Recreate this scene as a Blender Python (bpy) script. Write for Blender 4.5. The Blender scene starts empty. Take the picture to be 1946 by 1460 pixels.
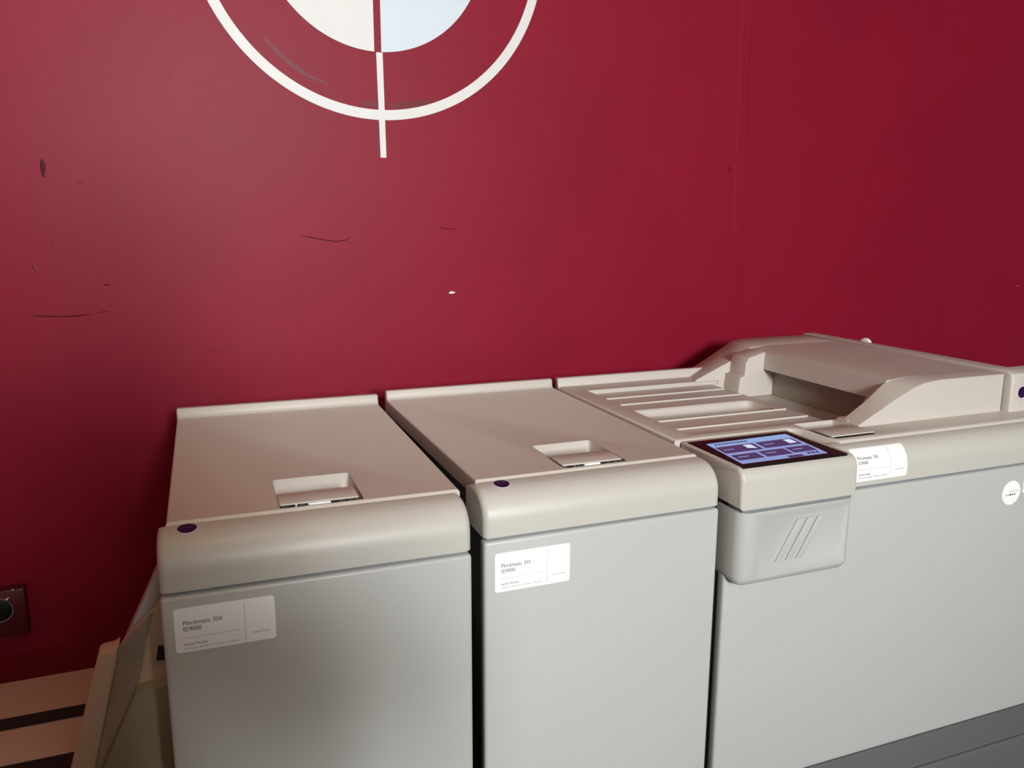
import bpy, bmesh, math
from mathutils import Vector, Matrix

S = bpy.context.scene
COL = S.collection
H = 1.05                      # height of the machine tops above the floor; helper coordinates are relative to the tops

# ------------------------------------------------------------------ camera
CX, CY, CZ = 0.0434, -1.2054, 0.4182
YAW, PITCH, ROLL, FPX = 0.3740, 0.2013, 0.0028, 1574.6
_fwd = Vector((math.sin(YAW)*math.cos(PITCH), math.cos(YAW)*math.cos(PITCH), -math.sin(PITCH)))
_r0 = Vector((math.cos(YAW), -math.sin(YAW), 0)); _u0 = _r0.cross(_fwd)
_right = _r0*math.cos(ROLL) + _u0*math.sin(ROLL); _up = _u0*math.cos(ROLL) - _r0*math.sin(ROLL)
cam_d = bpy.data.cameras.new('camera'); cam = bpy.data.objects.new('camera', cam_d); COL.objects.link(cam)
cam_d.sensor_width = 36.0; cam_d.lens = FPX/1946*36.0; cam_d.clip_start = 0.02
m3 = Matrix((_right, _up, -_fwd)).transposed()
cam.matrix_world = Matrix.Translation((CX, CY, CZ+H)) @ m3.to_4x4()
S.camera = cam

def ray(px): return _fwd + _right*((px[0]-973)/FPX) - _up*((px[1]-730)/FPX)
def atY(px, y):
    r = ray(px); t = (y-CY)/r.y; return (CX+r.x*t, y, CZ+r.z*t)
def atZ(px, z):
    r = ray(px); t = (z-CZ)/r.z; return (CX+r.x*t, CY+r.y*t, z)

# ------------------------------------------------------------------ light and exposure
W = bpy.data.worlds.new('daylight'); S.world = W; W.use_nodes = True
W.node_tree.nodes['Background'].inputs[0].default_value = (0.75, 0.86, 1.0, 1); W.node_tree.nodes['Background'].inputs[1].default_value = 1.0

WIN_X0, WIN_X1, WIN_Z0, WIN_Z1, WIN_Y = -0.05, 0.70, 0.80, 1.70, -4.6     # the window in the wall behind the camera
def area_light(name, loc, rot, sx, sy, power, colour):
    l = bpy.data.lights.new(name, 'AREA'); l.shape = 'RECTANGLE'; l.size = sx; l.size_y = sy; l.energy = power; l.color = colour
    o = bpy.data.objects.new(name, l); COL.objects.link(o); o.location = loc; o.rotation_euler = rot; return o
area_light('window_daylight', ((WIN_X0+WIN_X1)/2, WIN_Y+0.03, (WIN_Z0+WIN_Z1)/2+H), (math.radians(90), 0, 0), WIN_X1-WIN_X0-.1, WIN_Z1-WIN_Z0-.1, 235, (0.94, 0.98, 1.0))

V = S.view_settings
V.view_transform = 'Standard'; V.look = 'None'; V.gamma = 1.0; V.use_curve_mapping = False; V.exposure = 0.26

# ------------------------------------------------------------------ helpers
def mat(name, col, rough=0.5, spec=0.5, noise=0.0, nscale=40, bump=0.0, bscale=600, metal=0.0, emit=None, estr=1.0, col2=None, rvar=0.0):
    m = bpy.data.materials.new(name); m.use_nodes = True; nt = m.node_tree; b = nt.nodes['Principled BSDF']
    b.inputs['Base Color'].default_value = (*col, 1); b.inputs['Roughness'].default_value = rough
    b.inputs['Specular IOR Level'].default_value = spec; b.inputs['Metallic'].default_value = metal
    tc = nt.nodes.new('ShaderNodeTexCoord')
    if noise or col2:
        n = nt.nodes.new('ShaderNodeTexNoise'); n.inputs['Scale'].default_value = nscale; n.inputs['Detail'].default_value = 6
        nt.links.new(tc.outputs['Object'], n.inputs['Vector'])
        r = nt.nodes.new('ShaderNodeValToRGB'); c2 = col2 or tuple(max(0, c*(1-noise)) for c in col)
        r.color_ramp.elements[0].color = (*c2, 1); r.color_ramp.elements[1].color = (*col, 1)
        r.color_ramp.elements[0].position = 0.3; r.color_ramp.elements[1].position = 0.62
        nt.links.new(n.outputs['Fac'], r.inputs['Fac']); nt.links.new(r.outputs['Color'], b.inputs['Base Color'])
    if bump:
        n2 = nt.nodes.new('ShaderNodeTexNoise'); n2.inputs['Scale'].default_value = bscale; n2.inputs['Detail'].default_value = 3
        nt.links.new(tc.outputs['Object'], n2.inputs['Vector'])
        bm_ = nt.nodes.new('ShaderNodeBump'); bm_.inputs['Strength'].default_value = bump; bm_.inputs['Distance'].default_value = 0.001
        nt.links.new(n2.outputs['Fac'], bm_.inputs['Height']); nt.links.new(bm_.outputs['Normal'], b.inputs['Normal'])
    if emit:
        b.inputs['Emission Color'].default_value = (*emit, 1); b.inputs['Emission Strength'].default_value = estr
    return m

M = {
 'wall': mat('wall_red_paint', (0.248, 0.006, 0.023), 0.48, 0.17, noise=0.10, nscale=3.0, bump=0.12, bscale=90),
 'wall_dark': mat('dark_red_gouge', (0.075, 0.003, 0.008), 0.6, 0.15),
 'wall_patch': mat('repainted_red', (0.15, 0.004, 0.012), 0.45, 0.25),
 'wall_chip': mat('bare_plaster', (0.85, 0.84, 0.82), 0.8),
 'paint_white': mat('white_wall_paint', (0.72, 0.72, 0.70), 0.5, noise=0.04, nscale=20, bump=0.1, bscale=90),
 'paint_blue': mat('pale_blue_wall_paint', (0.62, 0.71, 0.77), 0.5, bump=0.1, bscale=90),
 'plain_wall': mat('cream_wall_paint', (0.26, 0.21, 0.16), 0.7, bump=0.1, bscale=90),
 'ceiling': mat('ceiling_paint', (0.34, 0.29, 0.23), 0.8),
 'floor': mat('dark_carpet', (0.055, 0.05, 0.048), 0.9, noise=0.4, nscale=300, bump=0.4, bscale=700),
 'lid': mat('lid_plastic', (0.53, 0.488, 0.43), 0.45, 0.45, bump=0.10, bscale=900),
 'cap': mat('cap_plastic', (0.50, 0.478, 0.430), 0.43, 0.5, bump=0.12, bscale=900),
 'panel': mat('panel_plastic', (0.46, 0.46, 0.435), 0.42, 0.5, bump=0.05, bscale=900),
 'lower': mat('lower_panel_grey', (0.105, 0.112, 0.108), 0.45, 0.5),
 'seam': mat('seam_grey', (0.19, 0.20, 0.215), 0.5),
 'dark': mat('dark_carcass', (0.012, 0.012, 0.011), 0.6),
 'black': mat('black_plastic', (0.006, 0.006, 0.006), 0.4),
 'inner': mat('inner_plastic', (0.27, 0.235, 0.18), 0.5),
 'metal': mat('bright_metal', (0.85, 0.86, 0.88), 0.25, metal=1.0),
 'white_plastic': mat('white_plastic', (0.82, 0.84, 0.86), 0.35),
 'blue_plastic': mat('pale_blue_plastic', (0.55, 0.65, 0.75), 0.4),
 'paper': mat('label_paper', (0.90, 0.90, 0.89), 0.45),
 'ink': mat('black_ink', (0.012, 0.012, 0.012), 0.6),
 'grey_ink': mat('grey_ink', (0.30, 0.30, 0.29), 0.6),
 'purple': mat('purple_sticker', (0.022, 0.001, 0.045), 0.45, 0.2),
 'rim': mat('pale_sticker_edge', (0.72, 0.66, 0.74), 0.5),
 'beige': mat('stacker_beige', (0.56, 0.43, 0.31), 0.5, bump=0.06, bscale=900),
 'olive': mat('stacker_grey_green', (0.30, 0.27, 0.17), 0.5),
 'belt': mat('black_rubber_belt', (0.010, 0.010, 0.010), 0.7),
 'socket': mat('socket_red_paint', (0.10, 0.006, 0.014), 0.35),
 'bezel': mat('screen_bezel', (0.010, 0.007, 0.009), 0.35, 0.12),
 'display': mat('display_blue', (0.02, 0.02, 0.03), 0.4, 0.08, emit=(0.34, 0.42, 0.80), estr=0.62),
 'display_head': mat('display_header', (0.02, 0.02, 0.03), 0.4, 0.08, emit=(0.30, 0.48, 0.82), estr=0.70),
 'tile': mat('display_tile', (0.02, 0.012, 0.03), 0.4, 0.08, emit=(0.085, 0.048, 0.150), estr=0.60),
 'icon': mat('display_icon', (0.03, 0.03, 0.03), 0.4, 0.08, emit=(0.75, 0.82, 1.0), estr=0.75),
 'frame_white': mat('window_frame_paint', (0.75, 0.75, 0.73), 0.5),
 'lamp': mat('lamp_glow', (0.8, 0.7, 0.5), 0.5, emit=(1.0, 0.62, 0.26), estr=17.0),
}

def link_obj(name, me, material, parent=None, origin=(0, 0), label=None):
    """vertices come in top-relative world coordinates; origin = xy of the parent's base in the same frame"""
    for v in me.vertices: v.co.x -= origin[0]; v.co.y -= origin[1]; v.co.z += H
    o = bpy.data.objects.new(name, me); COL.objects.link(o)
    if material: me.materials.clear(); me.materials.append(M[material])
    if parent: o.parent = parent
    if label: o['label'] = label
    return o
def finish(bm, angle=38):
    bmesh.ops.recalc_face_normals(bm, faces=bm.faces[:])
    me = bpy.data.meshes.new('m'); bm.to_mesh(me); bm.free()
    for p in me.polygons: p.use_smooth = True
    me.set_sharp_from_angle(angle=math.radians(angle))
    return me
def obj(name, bm, material, parent=None, origin=(0, 0), label=None, angle=38):
    me = finish(bm, angle); me.name = name
    return link_obj(name, me, material, parent, origin, label)
def tag(o, label, cat, group=None):
    o['label'] = label; o['category'] = cat
    if group: o['group'] = group
    return o
def struct(o): o['kind'] = 'structure'; return o
def empty(name, loc, rz=0.0):
    e = bpy.data.objects.new(name, None); COL.objects.link(e); e.location = loc; e.rotation_euler = (0, 0, rz); e.empty_display_size = 0.1; return e

def box(x0, x1, y0, y1, z0, z1, r=0.0, seg=2, pick=None, bm=None):
    bm = bm or bmesh.new()
    vs = [bm.verts.new(p) for p in ((x0,y0,z0),(x1,y0,z0),(x1,y1,z0),(x0,y1,z0),(x0,y0,z1),(x1,y0,z1),(x1,y1,z1),(x0,y1,z1))]
    fs = [bm.faces.new([vs[i] for i in f]) for f in ((3,2,1,0),(4,5,6,7),(0,1,5,4),(1,2,6,5),(2,3,7,6),(3,0,4,7))]
    if r:
        es = list({e for f in fs for e in f.edges})
        if pick: es = [e for e in es if pick((e.verts[0].co+e.verts[1].co)/2)]
        bmesh.ops.bevel(bm, geom=es, offset=r, segments=seg, profile=0.5, affect='EDGES', clamp_overlap=True)
    return bm
def prism(poly, axis, a, b, r=0.0, seg=2, bm=None, poly2=None, pick=None):
    """poly: 2D points. axis 'x': (y,z) along x; 'y': (x,z) along y; 'z': (x,y) along z. poly2 = far profile for a loft"""
    bm = bm or bmesh.new(); poly2 = poly2 or poly
    def P(p, t): return {'x': (t, p[0], p[1]), 'y': (p[0], t, p[1]), 'z': (p[0], p[1], t)}[axis]
    A = [bm.verts.new(P(p, a)) for p in poly]; B = [bm.verts.new(P(p, b)) for p in poly2]
    n = len(poly); fa = bm.faces.new(A); fb = bm.faces.new(list(reversed(B)))
    for i in range(n): bm.faces.new((A[i], A[(i+1) % n], B[(i+1) % n], B[i]))
    bmesh.ops.recalc_face_normals(bm, faces=bm.faces[:])
    if r:
        es = list(fa.edges)+list(fb.edges)
        if pick: es = [e for e in bm.edges if pick((e.verts[0].co+e.verts[1].co)/2, e)]
        bmesh.ops.bevel(bm, geom=es, offset=r, segments=seg, profile=0.5, affect='EDGES', clamp_overlap=True)
    return bm
def cut(bm, cutters):
    """boolean difference, returned as a mesh"""
    me = finish(bm); o = bpy.data.objects.new('tmp', me); COL.objects.link(o); tmp = []
    for c in cutters:
        co = bpy.data.objects.new('tmpc', finish(c)); COL.objects.link(co); tmp.append(co)
        md = o.modifiers.new('b', 'BOOLEAN'); md.operation = 'DIFFERENCE'; md.object = co; md.solver = 'EXACT'
    dg = bpy.context.evaluated_depsgraph_get(); dg.update()
    res = bpy.data.meshes.new_from_object(o.evaluated_get(dg))
    for t in tmp+[o]: bpy.data.objects.remove(t)
    for p in res.polygons: p.use_smooth = True
    res.set_sharp_from_angle(angle=math.radians(38))
    return res
def cyl(c, axis, r, h, seg=24, bm=None, bevel=0.0):
    bm = bm or bmesh.new()
    pts = [(math.cos(2*math.pi*i/seg)*r, math.sin(2*math.pi*i/seg)*r) for i in range(seg)]
    if axis == 'y': poly = [(c[0]+p[0], c[2]+p[1]) for p in pts]; return prism(poly, 'y', c[1], c[1]+h, bevel, 2, bm)
    if axis == 'z': poly = [(c[0]+p[0], c[1]+p[1]) for p in pts]; return prism(poly, 'z', c[2], c[2]+h, bevel, 2, bm)
    poly = [(c[1]+p[0], c[2]+p[1]) for p in pts]; return prism(poly, 'x', c[0], c[0]+h, bevel, 2, bm)

def text_geo(body, size, sx=1.0):
    cu = bpy.data.curves.new('t', 'FONT'); cu.body = body; cu.size = size; cu.resolution_u = 2
    o = bpy.data.objects.new('t', cu); COL.objects.link(o)
    dg = bpy.context.evaluated_depsgraph_get(); dg.update()
    me = bpy.data.meshes.new_from_object(o.evaluated_get(dg))
    vs = [(v.co.x*sx, v.co.y) for v in me.vertices]; fs = [tuple(p.vertices) for p in me.polygons]
    bpy.data.objects.remove(o); bpy.data.meshes.remove(me); return vs, fs

# surface maps: (u along x, v down the surface, h off the surface) -> point
def flat_map(x0, z0, y): return lambda u, v, h: (x0+u, y-h, z0-v)
def prof_map(prof, x0, s0):
    """prof: polyline (y,z) ordered from the top down; v is arc length from s0"""
    L = [0]
    for a, b in zip(prof, prof[1:]): L.append(L[-1]+math.hypot(b[0]-a[0], b[1]-a[1]))
    def f(u, v, h):
        s = min(max(s0+v, 0), L[-1]-1e-6); i = max(k for k in range(len(L)-1) if L[k] <= s)
        t = (s-L[i])/(L[i+1]-L[i]); a, b = prof[i], prof[i+1]
        ty, tz = (b[0]-a[0]), (b[1]-a[1]); n = math.hypot(ty, tz); ny, nz = tz/n, -ty/n
        return (x0+u, a[0]+ty*t+ny*h, a[1]+tz*t+nz*h)
    return f
def patch(name, rows, fmap, material, parent=None, origin=(0, 0), h=0.0004):
    """rows: list of (v, uleft, uright)"""
    bm = bmesh.new(); prev = None; n = 6; strips = []
    for v, a, b in rows:
        strips.append([[bm.verts.new(fmap(a+(b-a)*i/n, v, hh)) for i in range(n+1)] for hh in (h, 0.0)])
    for k in (0, 1):
        for s, t in zip(strips, strips[1:]):
            for i in range(n): bm.faces.new((s[k][i], s[k][i+1], t[k][i+1], t[k][i]))
    for s, t in zip(strips, strips[1:]):
        bm.faces.new((s[0][0], t[0][0], t[1][0], s[1][0])); bm.faces.new((s[0][n], t[0][n], t[1][n], s[1][n]))
    for s in (strips[0], strips[-1]):
        for i in range(n): bm.faces.new((s[0][i], s[0][i+1], s[1][i+1], s[1][i]))
    return obj(name, bm, material, parent, origin)
def round_rows(w, h, r, n=5, mid=8):
    rows = []
    for i in range(n): 
        a = math.pi/2*i/n; rows.append((r-r*math.cos(a), r-r*math.sin(a), w-r+r*math.sin(a)))
    for i in range(mid+1): rows.append((r+(h-2*r)*i/mid, 0, w))
    for i in range(n-1, -1, -1):
        a = math.pi/2*i/n; rows.append((h-r+r*math.cos(a), r-r*math.sin(a), w-r+r*math.sin(a)))
    return rows
def disc_rows(r, n=18):
    rows = []
    for i in range(n+1):
        a = math.pi*i/n; rows.append((r-r*math.cos(a), r-max(r*math.sin(a), r*0.02), r+max(r*math.sin(a), r*0.02)))
    return rows
def text_on(name, body, size, u, v, fmap, material, parent, origin=(0, 0), width=None, h=0.0007):
    vs, fs = text_geo(body, size)
    sx = 1.0
    if width: sx = width/max(x for x, y in vs)
    bm = bmesh.new(); bv = [bm.verts.new(fmap(u+x*sx, v-y, h)) for x, y in vs]
    for f in fs:
        try: bm.faces.new([bv[i] for i in f])
        except ValueError: pass
    me = bpy.data.meshes.new(name); bm.to_mesh(me); bm.free()
    return link_obj(name, me, material, parent, origin)

# ------------------------------------------------------------------ the room
WALL_Y = 0.86
X0, X1, Y0, ZC, ZF = -3.2, 4.6, WIN_Y, 1.85, -H
wall = struct(obj('wall_back', box(X0, X1, WALL_Y, WALL_Y+.15, ZF, ZC), 'wall'))
struct(obj('floor', box(X0, X1, Y0-.2, WALL_Y+.15, ZF-.1, ZF), 'floor'))
struct(obj('ceiling', box(X0, X1, Y0-.2, WALL_Y+.15, ZC, ZC+.1), 'ceiling'))
struct(obj('wall_left', box(X0-.15, X0, Y0-.2, WALL_Y+.15, ZF, ZC), 'wall'))
struct(obj('wall_right', box(X1, X1+.15, Y0-.2, WALL_Y+.15, ZF, ZC), 'plain_wall'))
bm = box(X0, WIN_X0, Y0-.2, Y0, ZF, ZC); box(WIN_X1, X1, Y0-.2, Y0, ZF, ZC, bm=bm)
box(WIN_X0, WIN_X1, Y0-.2, Y0, ZF, WIN_Z0, bm=bm); box(WIN_X0, WIN_X1, Y0-.2, Y0, WIN_Z1, ZC, bm=bm)
struct(obj('wall_front', bm, 'plain_wall'))
win = struct(empty('window_1', ((WIN_X0+WIN_X1)/2, Y0-.1, WIN_Z0+H))); wo = ((WIN_X0+WIN_X1)/2, Y0-.1)
def win_part(name, b, m):
    o = obj(name, b, m, win, wo); 
    for v in o.data.vertices: v.co.z -= WIN_Z0+H
for a, b in ((WIN_X0, WIN_X0+.05), (WIN_X1-.05, WIN_X1)): win_part('frame_post', box(a, b, Y0-.16, Y0-.08, WIN_Z0+.05, WIN_Z1-.05), 'frame_white')
for a, b in ((WIN_Z0, WIN_Z0+.05), (WIN_Z1-.05, WIN_Z1)): win_part('frame_rail', box(WIN_X0, WIN_X1, Y0-.16, Y0-.08, a, b), 'frame_white')
# seam of filler tape running down the wall
import random
random.seed(4)
bm = bmesh.new(); L = []
for i in range(60):
    z = 1.30-i*1.28/59; fade = 1 if z > .45 else max(.12, (z-.02)/.43)
    c = 1.575-.02*max(z, 0)/1.0+.0015*math.sin(i*.5); w = .015*(.9+.2*random.random()); d = .0010*fade*(.6+.6*random.random())
    L.append([bm.verts.new(p) for p in ((c-w-.008, WALL_Y+.0005, z), (c-w, WALL_Y-d, z), (c-w*.3, WALL_Y-d*.4, z), (c+w*.5, WALL_Y-d*.6, z), (c+w, WALL_Y-d*1.1, z), (c+w+.006, WALL_Y+.0005, z))])
for a, b in zip(L, L[1:]):
    for i in range(5): bm.faces.new((a[i], a[i+1], b[i+1], b[i]))
struct(obj('trim_1', bm, 'wall', angle=80))

# scratches, dents and chips in the red paint (children of the wall)
def stroke(pts, w, material='wall_dark', name='scratch', y=WALL_Y):
    bm = bmesh.new(); n = len(pts); P = [Vector(atY(p, y)) for p in pts]; rows = []
    for i, p in enumerate(P):
        d = (P[min(i+1, n-1)]-P[max(i-1, 0)]).normalized(); nn = Vector((-d.z, 0, d.x))
        k = 1.1*w*(0.25 if i in (0, n-1) else 1.0)
        rows.append([bm.verts.new(q) for q in (p+nn*k, p+Vector((0, -.0006, 0)), p-nn*k)])
    for a, b in zip(rows, rows[1:]):
        for i in range(2): bm.faces.new((a[i], a[i+1], b[i+1], b[i]))
    for v in bm.verts: v.co.y -= .0003
    return obj(name, bm, material, wall, (0, 0), angle=180)
stroke([(60,603),(68,600),(85,601),(120,602),(150,600),(174,597)], .0016); stroke([(184,595),(196,593),(208,592)], .0012)
stroke([(568,448),(590,451),(615,456),(640,459),(655,457),(666,451)], .0011); stroke([(834,431),(848,435),(872,435)], .0010)
stroke([(79,302),(81,312),(82,322),(82,337)], .0050, name='dent'); stroke([(62,498),(64,508),(69,514)], .0032, 'wall_patch', 'dent')
stroke([(196,542),(203,541),(209,542)], .0020, name='dent'); stroke([(164,440),(172,441)], .0012, name='dent'); stroke([(98,458),(101,468)], .0010, name='dent')
stroke([(146,347),(153,346),(160,347)], .0018, 'wall_patch', 'dent'); stroke([(703,535),(706,532)], .0012, name='dent'); stroke([(699,391),(706,391)], .0014, name='dent')
stroke([(319,148),(323,150)], .0016, name='dent'); stroke([(373,664),(400,664),(440,661)], .0010, 'wall_patch'); stroke([(1150,379),(1180,379)], .0008, 'wall_patch')
stroke([(318,742),(325,742)], .0025, 'wall_patch', 'dent'); stroke([(1384,315),(1386,322),(1386,328)], .006, 'wall_patch', 'dent'); stroke([(1435,272),(1437,282)], .006, 'wall_patch', 'dent'); stroke([(1428,521),(1434,524)], .004, 'wall_patch', 'dent')
stroke([(853,557),(858,556),(865,556)], .0032, 'wall_chip', 'paint_chip'); stroke([(1932,543),(1936,543)], .0014, 'wall_chip', 'paint_chip')

# painted emblem: ring, two half discs, vertical bar
EC = Vector((0.511, 0, 1.066)); RO, RI, RD = 0.4235, 0.400, 0.268
em = empty('wall_emblem', (EC.x, WALL_Y, EC.z-RO-.09+H)); tag(em, 'painted white ring emblem with white and pale blue half discs on red wall', 'mural')
def em_part(name, bm, m):
    o = obj(name, bm, m, em, (EC.x, WALL_Y), angle=30)
    for v in o.data.vertices: v.co.z -= EC.z-RO-.09+H
    return o
def sector(r0, r1, a0, a1, n=96, y=WALL_Y, t=.0012):
    bm = bmesh.new(); A = []
    for i in range(n+1):
        a = a0+(a1-a0)*i/n; c, s = math.cos(a), math.sin(a)
        A.append([bm.verts.new((EC.x+r*c, yy, EC.z+r*s)) for r, yy in ((r0, y), (r0, y-t), (r1, y-t), (r1, y))])
    for p, q in zip(A, A[1:]):
        for i in range(3): bm.faces.new((p[i], p[i+1], q[i+1], q[i]))
    return bm
em_part('ring', sector(RI, RO, 0, 2*math.pi, 160), 'paint_white')
def half_disc(sign, gap=.0085):
    pts = []; a0 = math.acos(gap/RD)
    for i in range(61):
        a = -a0+2*a0*i/60; pts.append((EC.x-.003+sign*RD*math.cos(a), EC.z+RD*math.sin(a)))
    return prism(pts, 'y', WALL_Y-.0012, WALL_Y)
em_part('half_disc', half_disc(-1), 'paint_white'); em_part('half_disc', half_disc(1), 'paint_blue')
bw = .0078
em_part('bar', prism([(EC.x+.0005-bw, EC.z-RD-.001), (EC.x+.0005+bw, EC.z-RD-.001), (EC.x+.0035+bw*.95, EC.z-RO-.088), (EC.x+.0035-bw*.9, EC.z-RO-.088)], 'y', WALL_Y-.0016, WALL_Y), 'paint_white')
em_part('bar', prism([(EC.x-bw, EC.z+RD+.001), (EC.x+bw, EC.z+RD+.001), (EC.x+bw, EC.z+RO+.088), (EC.x-bw, EC.z+RO+.088)], 'y', WALL_Y-.0016, WALL_Y), 'paint_white')
# darker touched-up paint inside the ring
def blot(pts, name='touch_up'):
    P = [atY(p, WALL_Y) for p in pts]
    return obj(name, prism([(p[0], p[2]) for p in P], 'y', WALL_Y-.0004, WALL_Y), 'wall_patch', wall)
blot([(497,62),(505,72),(535,100),(560,122),(590,142),(622,158),(620,161),(585,148),(552,126),(525,102),(505,80)])
blot([(685,193),(700,191),(716,196),(716,205),(690,202)]); blot([(742,196),(790,192),(832,186),(826,192),(800,203),(745,207)])
blot([(718,232),(721,232),(720,296),(717,297)])

# wall socket, painted over in the wall's red
so = atY((12, 1160), WALL_Y-.035)
sk = empty('wall_socket', (so[0]-.02, WALL_Y, so[2]+H-.06)); tag(sk, 'dark red painted socket box with round black outlet on lower wall', 'socket')
def sk_part(name, bm, m):
    o = obj(name, bm, m, sk, (so[0]-.02, WALL_Y))
    for v in o.data.vertices: v.co.z -= so[2]+H-.06
    return o
sx1 = atY((50, 1160), WALL_Y-.035)[0]; sz1 = atY((50, 1118), WALL_Y-.035)[2]; sz0 = atY((52, 1205), WALL_Y-.035)[2]
sk_part('box', box(sx1-.115, sx1, WALL_Y-.035, WALL_Y, sz0, sz1, .003), 'socket')
hc = atY((-2, 1160), WALL_Y-.035); hr = .026
sk_part('outlet', cyl((hc[0], WALL_Y-.038, hc[2]), 'y', hr, .006, 32, bevel=.001), 'black')
bm = bmesh.new(); prev = None
for i in range(33):
    a = 2*math.pi*i/32; c, s = math.cos(a), math.sin(a)
    cur = [bm.verts.new((hc[0]+c*(hr+d), WALL_Y-.036-yy, hc[2]+s*(hr+d))) for d, yy in ((0, 0), (.001, .003), (.003, .003), (.004, 0))]
    if prev:
        for k in range(3): bm.faces.new((prev[k], prev[k+1], cur[k+1], cur[k]))
    prev = cur
sk_part('outlet_ring', bm, 'metal')
for px in ((24, 1122), (15, 1138)):
    p = atY(px, WALL_Y-.036); sk_part('screw', cyl((p[0], WALL_Y-.0375, p[2]), 'y', .0035, .004, 12, bevel=.001), 'metal')

# ------------------------------------------------------------------ finishing units (two in the row)
D = 0.6268
def cap_profile(y0, z0, y1, z1, ry, rz, n=14):
    """outer curve from the lid edge down to the bottom of the cap"""
    pr = [(y0, z0)]
    for i in range(n+1):
        a = math.pi/2*i/n; pr.append((y1+ry-ry*math.sin(a), z0-.001-rz+rz*math.cos(a)))
    pr.append((y1, z1)); return pr
def cap_mesh(pr, x0, x1, r, seg=4):
    poly = pr+[(pr[-1][0]+.004, pr[-1][1]-.0), (pr[0][0]+.02, pr[-1][1]), (pr[0][0]+.02, pr[0][1]-.004), (pr[0][0], pr[0][1]-.004)]
    bm = bmesh.new(); n = len(pr)
    # cross-sections inset towards the ends so that the end edges are rounded
    secs = []
    for k in range(seg+1):
        a = math.pi/2*k/seg; secs.append((r*(1-math.sin(a)), r*(1-math.cos(a))))      # (dx from end, inset)
    xs = [(x0+dx, ins) for dx, ins in reversed(secs)]+[(x1-dx, ins) for dx, ins in secs]
    xs = sorted(xs, key=lambda t: t[0])
    rows = []
    for x, ins in xs:
        pts = []
        for i, (y, z) in enumerate(pr):
            a, b = pr[max(i-1, 0)], pr[min(i+1, n-1)]; ty, tz = b[0]-a[0], b[1]-a[1]; l = math.hypot(ty, tz)
            pts.append((y-tz/l*ins, z+ty/l*ins))
        pts += [(pr[0][0]+.03, pr[-1][1]), (pr[0][0]+.03, pr[0][1]-.012)]
        rows.append([bm.verts.new((x, *p)) for p in pts])
    m = len(rows[0])
    for a, b in zip(rows, rows[1:]):
        for i in range(m): bm.faces.new((a[i], a[(i+1) % m], b[(i+1) % m], b[i]))
    bm.faces.new(rows[0]); bm.faces.new(list(reversed(rows[-1])))
    return bm
CAPP = cap_profile(0.0, -.004, -.060, -.0765, .050, .046)

def finishing_unit(x0, x1, px0, px1, pock, latch, loc=None, rz=0.0, pivot=None):
    """x0,x1 lid; px0,px1 front panel and cap; pock = pocket (x0,x1,y0,y1); latch plate the same"""
    piv = pivot or ((x0+x1)/2, 0.3)
    t = empty('finishing_unit', loc or (piv[0], piv[1], 0), rz)
    k = dict(parent=t, origin=piv)
    obj('carcass', box(x0+.002, x1-.002, -.035, D+.015, -H+.02, -.03, .004), 'dark', **k)
    for sx in (x0+.05, x1-.05):
        for sy in (.03, D-.06):
            obj('foot', cyl((sx, sy, -H), 'z', .022, .025, 16, bevel=.003), 'black', **k)
    # lid: profile with the raised back lip, long edges rounded, pocket cut in
    lid_prof = [(0, -.030), (0, -.004), (.004, 0), (D-.004, 0), (D, .0025), (D+.0025, .008), (D+.004, .018), (D+.0065, .0205), (D+.018, .0205), (D+.02, .018), (D+.02, -.03)]
    b = prism(lid_prof, 'x', x0, x1, .010, 4, pick=lambda c, e: (abs(c.x-x0) < 1e-5 or abs(c.x-x1) < 1e-5) and c.z > -.002 and abs(e.verts[0].co.x-e.verts[1].co.x) < 1e-5 and c.y > .001)
    cutter = box(pock[0], pock[1], pock[2], pock[3], -.026, .03, .006, 3)
    link_obj('lid', cut(b, [cutter]), 'lid', **k)
    obj('front_cap', cap_mesh(CAPP, px0, px1, .011), 'cap', **k)
    obj('seam_strip', box(px0+.006, px1-.006, -.050, -.02, -.088, -.07), 'seam', **k)
    obj('front_panel', box(px0, px1, -.060, -.036, -.955, -.0825, .006, 4), 'panel', **k)
    obj('kick_plate', box(px0+.004, px1-.004, -.045, -.02, -H+.03, -.96), 'lower', **k)
    la = obj('latch', box(latch[0], latch[1], latch[2], latch[3], .0022, .0052, .0013, 2), 'lid', **k)
    obj('latch_block', box(latch[0]+.003, latch[1]-.004, latch[2]+.004, latch[3]-.004, -.026, .0022), 'black', la, piv)
    w = latch[1]-latch[0]; f = latch[2]
    obj('spring_bar', box(latch[0]+w*.37, latch[0]+w*.64, f+.0005, f+.006, -.004, .0020, .001), 'white_plastic', la, piv)
    for q in (.02, .24, .74, .86): obj('clip', box(latch[0]+w*q, latch[0]+w*(q+.09), f+.001, f+.008, -.006, .0021, .0008), 'dark', la, piv)
    for q in (.19, .35): obj('pin', box(latch[0]+w*q, latch[0]+w*(q+.025), f+.0005, f+.005, -.005, .0021), 'metal', la, piv)
    return t, piv
TH1 = -.0191; P1 = (.21, .30)
u1, piv1 = finishing_unit(0.0, .420, -.0115, .4205, (.152, .274, .0075, .146), (.1525, .2665, .0095, .0575), (P1[0], P1[1]-.0371, .0028), TH1, P1)
tag(u1, 'grey finishing machine with rounded front edge, at the end beside the belt stacker', 'machine')
u2, piv2 = finishing_unit(.4538, .8717, .4475, .883, (.617, .736, .010, .156), (.6135, .7265, .0125, .0680))
tag(u2, 'grey finishing machine standing between the end machine and the touchscreen machine', 'machine')

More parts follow.
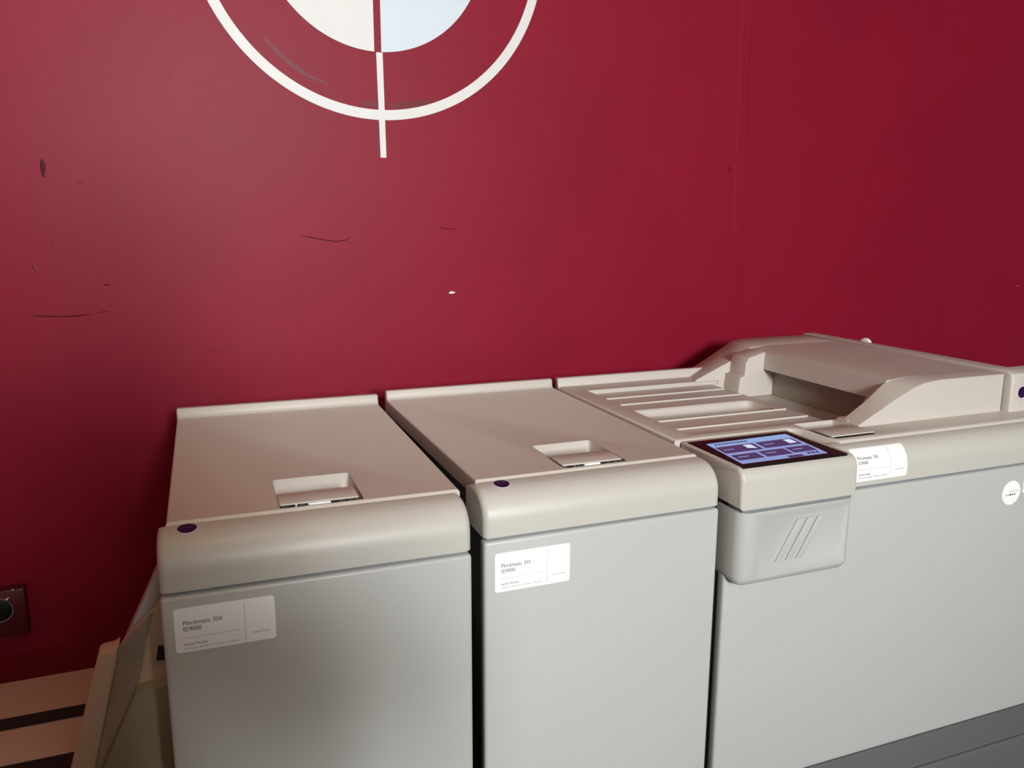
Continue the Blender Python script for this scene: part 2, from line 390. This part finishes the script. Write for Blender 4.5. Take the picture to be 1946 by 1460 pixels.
# ------------------------------------------------------------------ touchscreen machine
XR = 2.25
PV3 = (1.30, .30)
u3 = empty('booklet_maker', (PV3[0], PV3[1], 0)); tag(u3, 'long grey booklet making machine with touchscreen console and raised paper hood', 'machine')
K = dict(parent=u3, origin=PV3)
obj('carcass', box(.900, XR, -.035, D+.015, -H+.02, -.06, .004), 'dark', **K)
for sx in (.95, 1.5, 2.2):
    for sy in (.03, D-.06): obj('foot', cyl((sx, sy, -H), 'z', .022, .025, 16, bevel=.003), 'black', **K)
obj('feeder_shelf', box(1.742, XR, -.018, .10, -.05, 0.0, .004), 'lid', **K)
obj('side_panel', box(.892, .90, -.03, D, -.95, -.05, .002), 'dark', **K)
# top deck with paper tray, hand pocket, finger pocket and the well under the hood
deck = prism([(.886, .096), (1.150, .096), (1.162, .088), (1.170, .074), (1.174, -.006), (1.180, -.018), (1.742, -.018), (1.742, D+.022), (.886, D+.022)], 'z', -.05, 0, .007, 3,
             pick=lambda c, e: c.z > -.001 and c.x < 1.74 and c.y < D)
tray = prism([(.934, .118), (1.31, .118), (1.31, .563), (.934, .563)], 'z', -.010, .02)
pocket = box(.936, 1.268, .272, .374, -.032, .03, .022, 5, pick=lambda c: abs(c.x-1.268) < .01 or c.z < -.03)
finger = box(1.181, 1.282, -.004, .117, -.030, .03, .006, 3)
well = prism([(1.29, -.009), (1.345, -.036), (1.46, -.036), (1.46, .02), (1.29, .02)], 'y', .088, .56)
link_obj('deck', cut(deck, [tray, pocket, finger, well]), 'lid', **K)
for (a, b) in (((1152, 758.5), (1374, 738)), ((1179, 770), (1406, 748)), ((1250, 801.5), (1491, 776)), ((1284, 817), (1531, 789))):
    p, q = atZ(a, -.008), atZ(b, -.008); y = (p[1]+q[1])/2
    obj('tray_rib', prism([(y-.0035, -.0105), (y-.0025, -.0068), (y+.0015, -.0068), (y+.0035, -.0105)], 'x', max(p[0], .936), q[0]), 'lid', **K)
lip = [(D, .0), (D+.0025, .008), (D+.004, .018), (D+.0065, .0205), (D+.018, .0205), (D+.02, .018), (D+.02, -.01), (D, -.01)]
obj('rear_lip', prism(lip, 'x', .886, 1.345, .008, 3, pick=lambda c, e: c.x < .887 and c.z > .002), 'lid', **K)
# latch plate by the hood
la = obj('latch', box(1.174, 1.278, -.002, .054, .0022, .0052, .0014, 2), 'lid', **K)
obj('latch_block', box(1.184, 1.275, .003, .050, -.029, .0022), 'black', la, PV3)
obj('wedge', prism([(1.288, .082), (1.335, .094), (1.345, .124), (1.290, .120)], 'z', -.009, .006, .002, 2, poly2=[(1.294, .086), (1.330, .094), (1.340, .120), (1.296, .116)]), 'lid', **K)
# front
CAP3 = cap_profile(-.014, -.005, -.060, -.080, .042, .046)
obj('front_cap', cap_mesh(CAP3, 1.130, XR, .004), 'cap', **K)
obj('seam_strip', box(.905, XR, -.054, -.02, -.092, -.074), 'seam', **K)
obj('front_panel', box(.9005, XR, -.060, -.036, -.658, -.0865, .006, 4), 'panel', **K)
obj('lower_panel', box(.9005, XR, -.058, -.03, -.98, -.6605, .004, 2), 'lower', **K)
obj('lower_rib', box(1.15, XR, -.066, -.055, -.96, -.735, .006, 3), 'lower', **K)
# console
pr = [(.093, -.003), (-.080, -.003)]
for i in range(1, 9):
    a = math.pi/2*i/8; pr.append((-.080-.020*math.sin(a), -.028+.025*math.cos(a)))
pr += [(-.101, -.076), (.06, -.076), (.093, -.05)]
obj('console_cap', prism(pr, 'x', .8965, 1.1495, .007, 4), 'cap', **K)
obj('console_seam', box(.905, 1.143, -.094, .0, -.086, -.07), 'seam', **K)
blk = box(.8985, 1.1485, -.100, -.03, -.222, -.0825, .020, 5, pick=lambda c: c.z < -.2 or (abs(c.y+.1) < 1e-4 and abs(c.z+.152) < .03))
recess = prism([(.938, -.209), (1.136, -.209), (1.136, -.090), (.938, -.090)], 'y', -.1003, -.0925, poly2=[(.949, -.190), (1.125, -.190), (1.125, -.103), (.949, -.103)])
link_obj('console_block', cut(blk, [recess]), 'panel', **K)
for dx in (0, .0225, .0455):
    q = [(.981+dx, -.1835), (.9945+dx, -.1835), (1.0395+dx, -.1085), (1.0245+dx, -.1085)]
    obj('logo_bar', prism(q, 'y', -.0962, -.0920, .0012, 2), 'panel', **K)
# screen
bez = obj('touch_screen', box(.9045, 1.1325, -.0885, .0795, -.006, -.0012, .0012, 1), 'bezel', **K)
c4 = [atZ(p, -.001) for p in ((1342, 844.5), (1493, 825), (1573, 861), (1411, 882))]
def uv(u, v, z):
    a = [c4[0][i]*(1-u)+c4[1][i]*u for i in (0, 1)]; b = [c4[3][i]*(1-u)+c4[2][i]*u for i in (0, 1)]
    return (a[0]*(1-v)+b[0]*v, a[1]*(1-v)+b[1]*v, z)
def screen_quad(name, us, z, m, t=.0003):
    bm = prism([uv(*p, z)[:2] for p in us], 'z', z-t, z)
    return obj(name, bm, m, bez, PV3)
def rect(a, b, c, d): return [(a, b), (c, b), (c, d), (a, d)]
screen_quad('display', rect(0, 0, 1, 1), -.0008, 'display')
screen_quad('header_bar', rect(.01, .01, .985, .17), -.0006, 'display_head')
for r_ in ((.02, .22, .465, .52), (.505, .22, .955, .50), (.03, .62, .32, .86), (.36, .60, .66, .85), (.69, .59, .965, .83)):
    screen_quad('menu_tile', rect(*r_), -.0005, 'tile')
screen_quad('footer_notch', rect(.55, .92, .72, 1.0), -.0005, 'tile')
screen_quad('tile_icon', [(.335, .25), (.425, .27), (.42, .45), (.33, .40)], -.0003, 'icon')
screen_quad('tile_icon', rect(.835, .25, .925, .43), -.0003, 'icon')
for u_ in (.80, .85, .90): screen_quad('footer_icon', [(u_, .89), (u_+.035, .87), (u_+.03, .95), (u_+.005, .95)], -.0003, 'tile')
for i in range(9): screen_quad('header_text', rect(.06+i*.045, .07, .06+i*.045+.034, .12), -.0004, 'tile')
for (a, v) in ((.06, .36), (.55, .34), (.07, .72), (.40, .70), (.73, .69)): screen_quad('tile_text', rect(a, v, a+.12, v+.025), -.0003, 'display')
# hood over the paper outlet
arm = [(1.285, -.004), (1.292, .004), (1.345, .030), (1.425, .068), (1.455, .0785), (1.485, .082), (1.515, .083), (1.688, .083), (1.688, -.004)]
arm2 = [(1.285, -.004), (1.300, .006), (1.352, .037), (1.396, .071), (1.416, .079), (1.455, .0823), (1.50, .083), (1.688, .083), (1.688, -.004)]
arm = [arm[0], arm[1], arm[2], (1.385, .050), (1.425, .068), (1.455, .0785), (1.500, .083), (1.688, .083), (1.688, -.004)]
obj('hood_side', prism(arm, 'y', .050, .102, .009, 4, poly2=arm2, pick=lambda c, e: c.y < .051 and c.z > .001), 'lid', **K)
a1 = [(1.236, -.002), (1.244, .006), (1.31, .034), (1.375, .060), (1.390, .074), (1.41, .082), (1.455, .083), (1.688, .083), (1.688, -.004)]
a2 = [(1.300, -.004), (1.314, .004), (1.36, .028), (1.412, .056), (1.430, .066), (1.445, .076), (1.475, .081), (1.688, .081), (1.688, -.004)]
obj('hood_side', prism(a1, 'y', .560, .700, .003, 2, poly2=a2), 'lid', **K)
obj('hood_top', prism([(1.400, .034), (1.403, .077), (1.408, .079), (1.455, .0825), (1.50, .083), (1.688, .083), (1.688, .034)], 'y', .101, .562), 'lid', **K)
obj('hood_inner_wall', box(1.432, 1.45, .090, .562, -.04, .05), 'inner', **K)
eb = [atY(p, .497) for p in ((1452, 670), (1424, 680), (1418, 690), (1415, 715), (1407, 718), (1402, 742), (1440, 753))]
eb = [(p[0], p[2]) for p in eb[:5]]+[(eb[5][0], -.036)]+[(1.44, -.035), (1.44, .08)]
obj('hood_end_block', prism(eb, 'y', .497, .562, .002, 2), 'lid', **K)
obj('hood_end_block', prism([(1.345, -.01), (1.372, .036), (1.395, .060), (1.44, .075), (1.44, -.03)], 'y', .090, .125, .002, 2), 'lid', **K)
p = atY((1391, 730), .555); obj('sensor_flag', box(p[0]-.008, p[0]+.008, .552, .559, -.012, .009, .001), 'blue_plastic', **K)
# cover of the feeding end beyond the hood
fc = [(.036, -.004), (.036, .072), (.040, .083), (.050, .0885), (.10, .089), (.70, .085), (.70, -.004)]
obj('gap_shade_strip', box(1.686, 1.697, .056, .69, -.004, .079), 'black', **K)  # added black strip, darkens the gap between hood and cover as its shade
obj('feeder_cover', prism(fc, 'x', 1.6945, 1.741, .006, 3), 'lid', **K)
obj('feeder_front', prism([(.036, -.004), (.036, .072), (.040, .083), (.050, .0885), (.085, .0885), (.085, -.004)], 'x', 1.735, XR), 'lid', **K)
p = atZ((1600, 646), .09); obj('cover_knob', cyl((1.7415, p[1]-.02, .075), 'x', .020, .012, 20, bevel=.004), 'white_plastic', **K)

# ------------------------------------------------------------------ belt stacker at the end of the row
st = empty('belt_stacker', (-.45, .28, 0)); tag(st, 'beige belt stacker with black belts and curved exit guard, dim beside the wall', 'stacker')
KS = dict(parent=st, origin=(-.45, .28))
ZD = -.50
obj('deck', box(-1.05, -.016, .0, .563, -.56, ZD, .004, 2), 'beige', **KS)
for (a, b) in ((.381, .421), (.205, .267), (.05, .11)): obj('belt', box(-1.052, -.03, a, b, ZD-.004, ZD+.0012), 'belt', **KS)
for sx in (-.95, -.12):
    for sy in (.06, .50): obj('leg', box(sx-.02, sx+.02, sy-.02, sy+.02, -H, -.555, .003), 'olive', **KS)
def guard(name, px, y, t, m, r=.002):
    P = [atY(p, y) for p in px]; return obj(name, prism([(min(p[0], -.0165), max(p[2], ZD+.001)) for p in P], 'y', y, y+t, r, 2), m, **KS)
guard('guard_flange', [(128, 1490), (186, 1249), (191, 1244), (215, 1238), (226, 1230), (222, 1260), (176, 1490)], .150, .04, 'beige', .004)
def facet(name, pts, t, m):
    """pts: (pixel x, pixel y, depth); the face gets thickness t behind it"""
    P = [atY(p[:2], p[2]) for p in pts]; P = [(min(p[0], -.0165), p[1], max(p[2], ZD+.001)) for p in P]; bm = bmesh.new()
    A = [bm.verts.new(p) for p in P]; B = [bm.verts.new((p[0], p[1]+t, p[2])) for p in P]; n = len(P)
    bm.faces.new(A); bm.faces.new(list(reversed(B)))
    for k in range(n): bm.faces.new((A[k], A[(k+1) % n], B[(k+1) % n], B[k]))
    return obj(name, bm, m, **KS)
facet('guard_face', [(172, 1490, .152), (218, 1262, .152), (224, 1236, .152), (238, 1214, .160), (294, 1158, .180), (283, 1200, .180), (262, 1312, .180), (196, 1490, .180)], .01, 'beige')
facet('guard_inner_face', [(190, 1490, .179), (262, 1312, .179), (283, 1200, .179), (294, 1158, .179), (305, 1140, .179), (345, 1130, .179), (345, 1490, .179)], .01, 'beige')
guard('guard_top', [(238, 1218), (300, 1078), (330, 1010), (330, 1130), (297, 1152), (262, 1192)], .195, .03, 'panel', .002)
guard('guard_panel', [(258, 1318), (330, 1299), (345, 1490), (186, 1490)], .150, .03, 'olive', .001)
guard('guard_slot', [(300, 1229), (330, 1226), (330, 1253), (297, 1256)], .176, .006, 'black', .0)

# ------------------------------------------------------------------ stickers
def asset_label(name, fmap, label, parent_rot=None, origin=(0, 0), w=.130, h=.064):
    p = patch(name, round_rows(w, h, .0045), fmap, 'paper', None, origin)
    tag(p, label, 'label', 'printed white asset labels')
    k = dict(parent=p, origin=origin)
    text_on('printed_text', 'Plockmatic 350', .0088, .0105, .0245, fmap, 'ink', width=.050, **k)
    text_on('printed_text', 'ID9000', .0088, .0105, .0335, fmap, 'ink', width=.0235, **k)
    text_on('printed_text', 'Auction Number', .0050, .0105, .0540, fmap, 'ink', width=.030, **k)
    text_on('printed_text', '(RD) perm-48,598 / 01-59,806 / TI-90,598', .0044, .0105, .0600, fmap, 'grey_ink', width=.069, **k)
    text_on('printed_text', 'SDKPO70366', .0042, .0985, .0515, fmap, 'grey_ink', width=.024, **k)
    patch('rule_line', [(v, .0095, .0835) for v in (.0430, .0434)], fmap, 'grey_ink', p, origin, .0006)
    patch('rule_line', [(.004+.0565*i/8, .0895, .0900) for i in range(9)], fmap, 'grey_ink', p, origin, .0006)
    return p
def in_unit1(o):
    o.location = (P1[0], P1[1]-.0371, .0028); o.rotation_euler = (0, 0, TH1)
in_unit1(asset_label('asset_label', flat_map(.0035, -.100, -.060), 'white printed asset label on front panel of the end machine', origin=P1))
asset_label('asset_label', flat_map(.4650, -.1035, -.060), 'white printed asset label on front panel of the middle machine', h=.0655)
asset_label('asset_label', prof_map(CAP3, 1.179, .026), 'white printed asset label curving over front edge right of the touchscreen', h=.066)
def dot(fmap, label, origin=(0, 0), r=.0128):
    p = patch('round_sticker', disc_rows(r), fmap, 'purple', None, origin, .0007); tag(p, label, 'sticker', 'small purple dot stickers')
    g = lambda u, v, h: fmap(u-.0008, v-.0008, h)
    patch('pale_edge', disc_rows(r+.0008), g, 'rim', p, origin, .0003); return p
in_unit1(dot(prof_map(CAPP, .0145, .0015), 'small purple dot sticker on rounded front edge of end machine', P1))
dot(prof_map(CAPP, .4805, .0015), 'small purple dot sticker on rounded front edge of middle machine')
dot(flat_map(1.7155, .0545, .036), 'small purple dot sticker on cover at right end of the hood')
rs = patch('round_sticker', disc_rows(.026), flat_map(1.5775, -.1165, -.060), 'paper'); tag(rs, 'round white paper sticker on long grey front panel', 'sticker')
fm = flat_map(1.5775, -.1165, -.060)
patch('printed_line', [(.0225, .020, .048), (.0235, .020, .048)], fm, 'grey_ink', rs, (0, 0), .0006)
for a, b in ((.011, .014), (.016, .018), (.0205, .0265), (.029, .0325), (.035, .038)):
    patch('printed_mark', [(.0285, a, b), (.0315, a, b)], fm, 'ink' if a > .02 else 'grey_ink', rs, (0, 0), .0006)
bl = patch('barcode_label', round_rows(.09, .058, .002), flat_map(1.6345, -.112, -.060), 'panel'); tag(bl, 'grey rectangular label with black marks beside round white sticker', 'label')
fb = flat_map(1.6345, -.112, -.060)
patch('white_field', [(.001, .0015, .088), (.034, .0015, .088)], fb, 'paper', bl, (0, 0), .0006)
for a, b, c, d in ((.004, .03, .006, .016), (.034, .052, .006, .016), (.056, .084, .006, .016), (.004, .016, .0205, .0265), (.020, .040, .0205, .0265), (.045, .075, .0205, .0265)):
    patch('printed_mark', [(c, a, b), (d, a, b)], fb, 'ink', bl, (0, 0), .0009)

# ------------------------------------------------------------------ ceiling lamp
lp = empty('ceiling_lamp', (.05, -.50, ZC+H)); tag(lp, 'round warm ceiling lamp with glowing diffuser above the machines', 'lamp')
def lamp_part(name, bm, m):
    o = obj(name, bm, m, lp, (.05, -.50))
    for v in o.data.vertices: v.co.z -= ZC+H
lamp_part('base', cyl((.05, -.50, ZC-.03), 'z', .16, .03, 40, bevel=.004), 'frame_white')
lamp_part('diffuser', cyl((.05, -.50, ZC-.085), 'z', .145, .055, 40, bevel=.02), 'lamp')

# ------------------------------------------------------------------ the photographer, standing behind the camera with a phone
M['skin'] = mat('skin', (0.55, 0.33, 0.24), 0.5); M['cloth'] = mat('dark_jumper', (0.030, 0.028, 0.030), 0.9)
M['jeans'] = mat('dark_trousers', (0.018, 0.020, 0.028), 0.9); M['hair'] = mat('brown_hair', (0.05, 0.03, 0.02), 0.6)
PX, PY = .03, -1.66
person = empty('person', (PX, PY, 0)); tag(person, 'person in dark jumper and trousers holding up a phone in both hands', 'person')
def skinned(name, chains, material, parent=person, sub=2):
    """chains: lists of (x, y, z, radius) relative to the person's feet; a chain may start on an existing point"""
    vs, rs, es, idx = [], [], [], {}
    for ch in chains:
        prev = None
        for x, y, z, r in ch:
            k = (round(x, 4), round(y, 4), round(z, 4))
            if k not in idx: idx[k] = len(vs); vs.append((x, y, z)); rs.append(r)
            if prev is not None and (prev, idx[k]) not in es: es.append((prev, idx[k]))
            prev = idx[k]
    me = bpy.data.meshes.new(name); me.from_pydata(vs, es, []); o = bpy.data.objects.new('t', me); COL.objects.link(o)
    md = o.modifiers.new('s', 'SKIN'); md.use_smooth_shade = True
    for i, r in enumerate(rs): me.skin_vertices[0].data[i].radius = (r, r)
    me.skin_vertices[0].data[0].use_root = True
    o.modifiers.new('u', 'SUBSURF').levels = sub
    dg = bpy.context.evaluated_depsgraph_get(); dg.update()
    res = bpy.data.meshes.new_from_object(o.evaluated_get(dg)); bpy.data.objects.remove(o)
    res.materials.clear(); res.materials.append(M[material]); res.name = name
    q = bpy.data.objects.new(name, res); COL.objects.link(q); q.parent = parent
    return q
def scaled(o, cx, sx):
    for v in o.data.vertices: v.co.x = cx+(v.co.x-cx)*sx
PHX, PHY, PHZ = CX-PX, CY-.016-PY, CZ+H-.02            # phone centre relative to the feet
def arm_pts(s, k=0.0):
    return [(s*.19, 0, 1.43, .062+k), (s*.25, .02, 1.30, .052+k), (s*.27, .08, 1.17, .044+k), (s*.20, .24, 1.27, .036+k), (PHX*.6+s*.105, PHY-.055, PHZ-.055, .027+k)]
legs = [[(0, 0, .96, .11), (s*.095, 0, .90, .085), (s*.11, .01, .50, .062), (s*.12, -.01, .10, .042), (s*.125, .05, .035, .035), (s*.13, .13, .03, .03)] for s in (-1, 1)]
torso = [(0, 0, .96, .11), (0, .0, 1.12, .105), (0, 0, 1.30, .12), (0, 0, 1.43, .07), (0, .01, 1.50, .055), (0, .02, 1.56, .055)]
head = [(0, .02, 1.56, .055), (0, .035, 1.62, .078), (0, .03, 1.70, .092), (0, .02, 1.76, .070)]
body = skinned('body', [torso, head]+legs+[[(0, 0, 1.43, .07)]+arm_pts(s, -.006) for s in (-1, 1)], 'skin')
skinned('jumper', [[(0, 0, .84, .165), (0, 0, .97, .165), (0, 0, 1.12, .155), (0, 0, 1.30, .170), (0, 0, 1.43, .130), (0, .01, 1.50, .088)]]+[[(0, 0, 1.43, .130)]+arm_pts(s, .016)[:4] for s in (-1, 1)], 'cloth')
skinned('trousers', [[(0, 0, 1.10, .135), (0, 0, .95, .148), (s*.098, 0, .86, .118), (s*.11, .01, .50, .078), (s*.12, -.01, .12, .064), (s*.12, -.01, .03, .062)] for s in (-1, 1)], 'jeans')
for s in (-1, 1): skinned('shoe', [[(s*.122, -.05, .042, .042), (s*.125, .03, .045, .046), (s*.13, .12, .036, .036), (s*.132, .17, .03, .028)]], 'black')
skinned('hair', [[(0, -.005, 1.63, .080), (0, .0, 1.71, .098), (0, .012, 1.77, .076)]], 'hair')
for s in (-1, 1):
    w = arm_pts(s)[-1]; palm = (PHX+s*.085, PHY-.026, PHZ-.02)
    ch = [[(w[0], w[1], w[2], .026), (palm[0], palm[1], palm[2], .024)]]
    for i in range(4):
        z = PHZ+.022-.019*i; L = (.030, .034, .031, .024)[i]
        ch.append([(palm[0], palm[1], palm[2], .024), (palm[0]-s*.004, PHY-.014, z, .0095), (palm[0]-s*.008, PHY+.013, z, .0088), (palm[0]-s*(.008+L*.8), PHY+.016, z, .0075)] if i else
                  [(palm[0], palm[1], palm[2], .024), (palm[0]-s*.002, PHY-.014, PHZ+.030, .0095), (palm[0]-s*.012, PHY-.004, PHZ+.048, .0088), (palm[0]-s*.03, PHY+.0, PHZ+.050, .0075)])
    ch.append([(palm[0], palm[1], palm[2], .024), (palm[0]-s*.020, PHY-.030, PHZ-.010, .012), (palm[0]-s*.045, PHY-.020, PHZ+.006, .009)])
    skinned('hand', ch, 'skin')
for s in (-1, 1): obj_eye = skinned('eye', [[(s*.032, .116, 1.665, .010), (s*.032, .119, 1.665, .006)]], 'paper', sub=1)
skinned('nose', [[(0, .118, 1.665, .010), (0, .132, 1.635, .013)]], 'skin')
skinned('mouth', [[(-.022, .112, 1.595, .006), (0, .117, 1.595, .008), (.022, .112, 1.595, .006)]], 'skin')
for s in (-1, 1): skinned('ear', [[(s*.088, .02, 1.68, .014), (s*.092, .015, 1.645, .012)]], 'skin')
ph = obj('phone', box(CX-.076, CX+.076, CY-.021, CY-.013, CZ-.056, CZ+.016, .003, 2), 'black'); tag(ph, 'black phone held sideways in both hands of the person', 'phone')
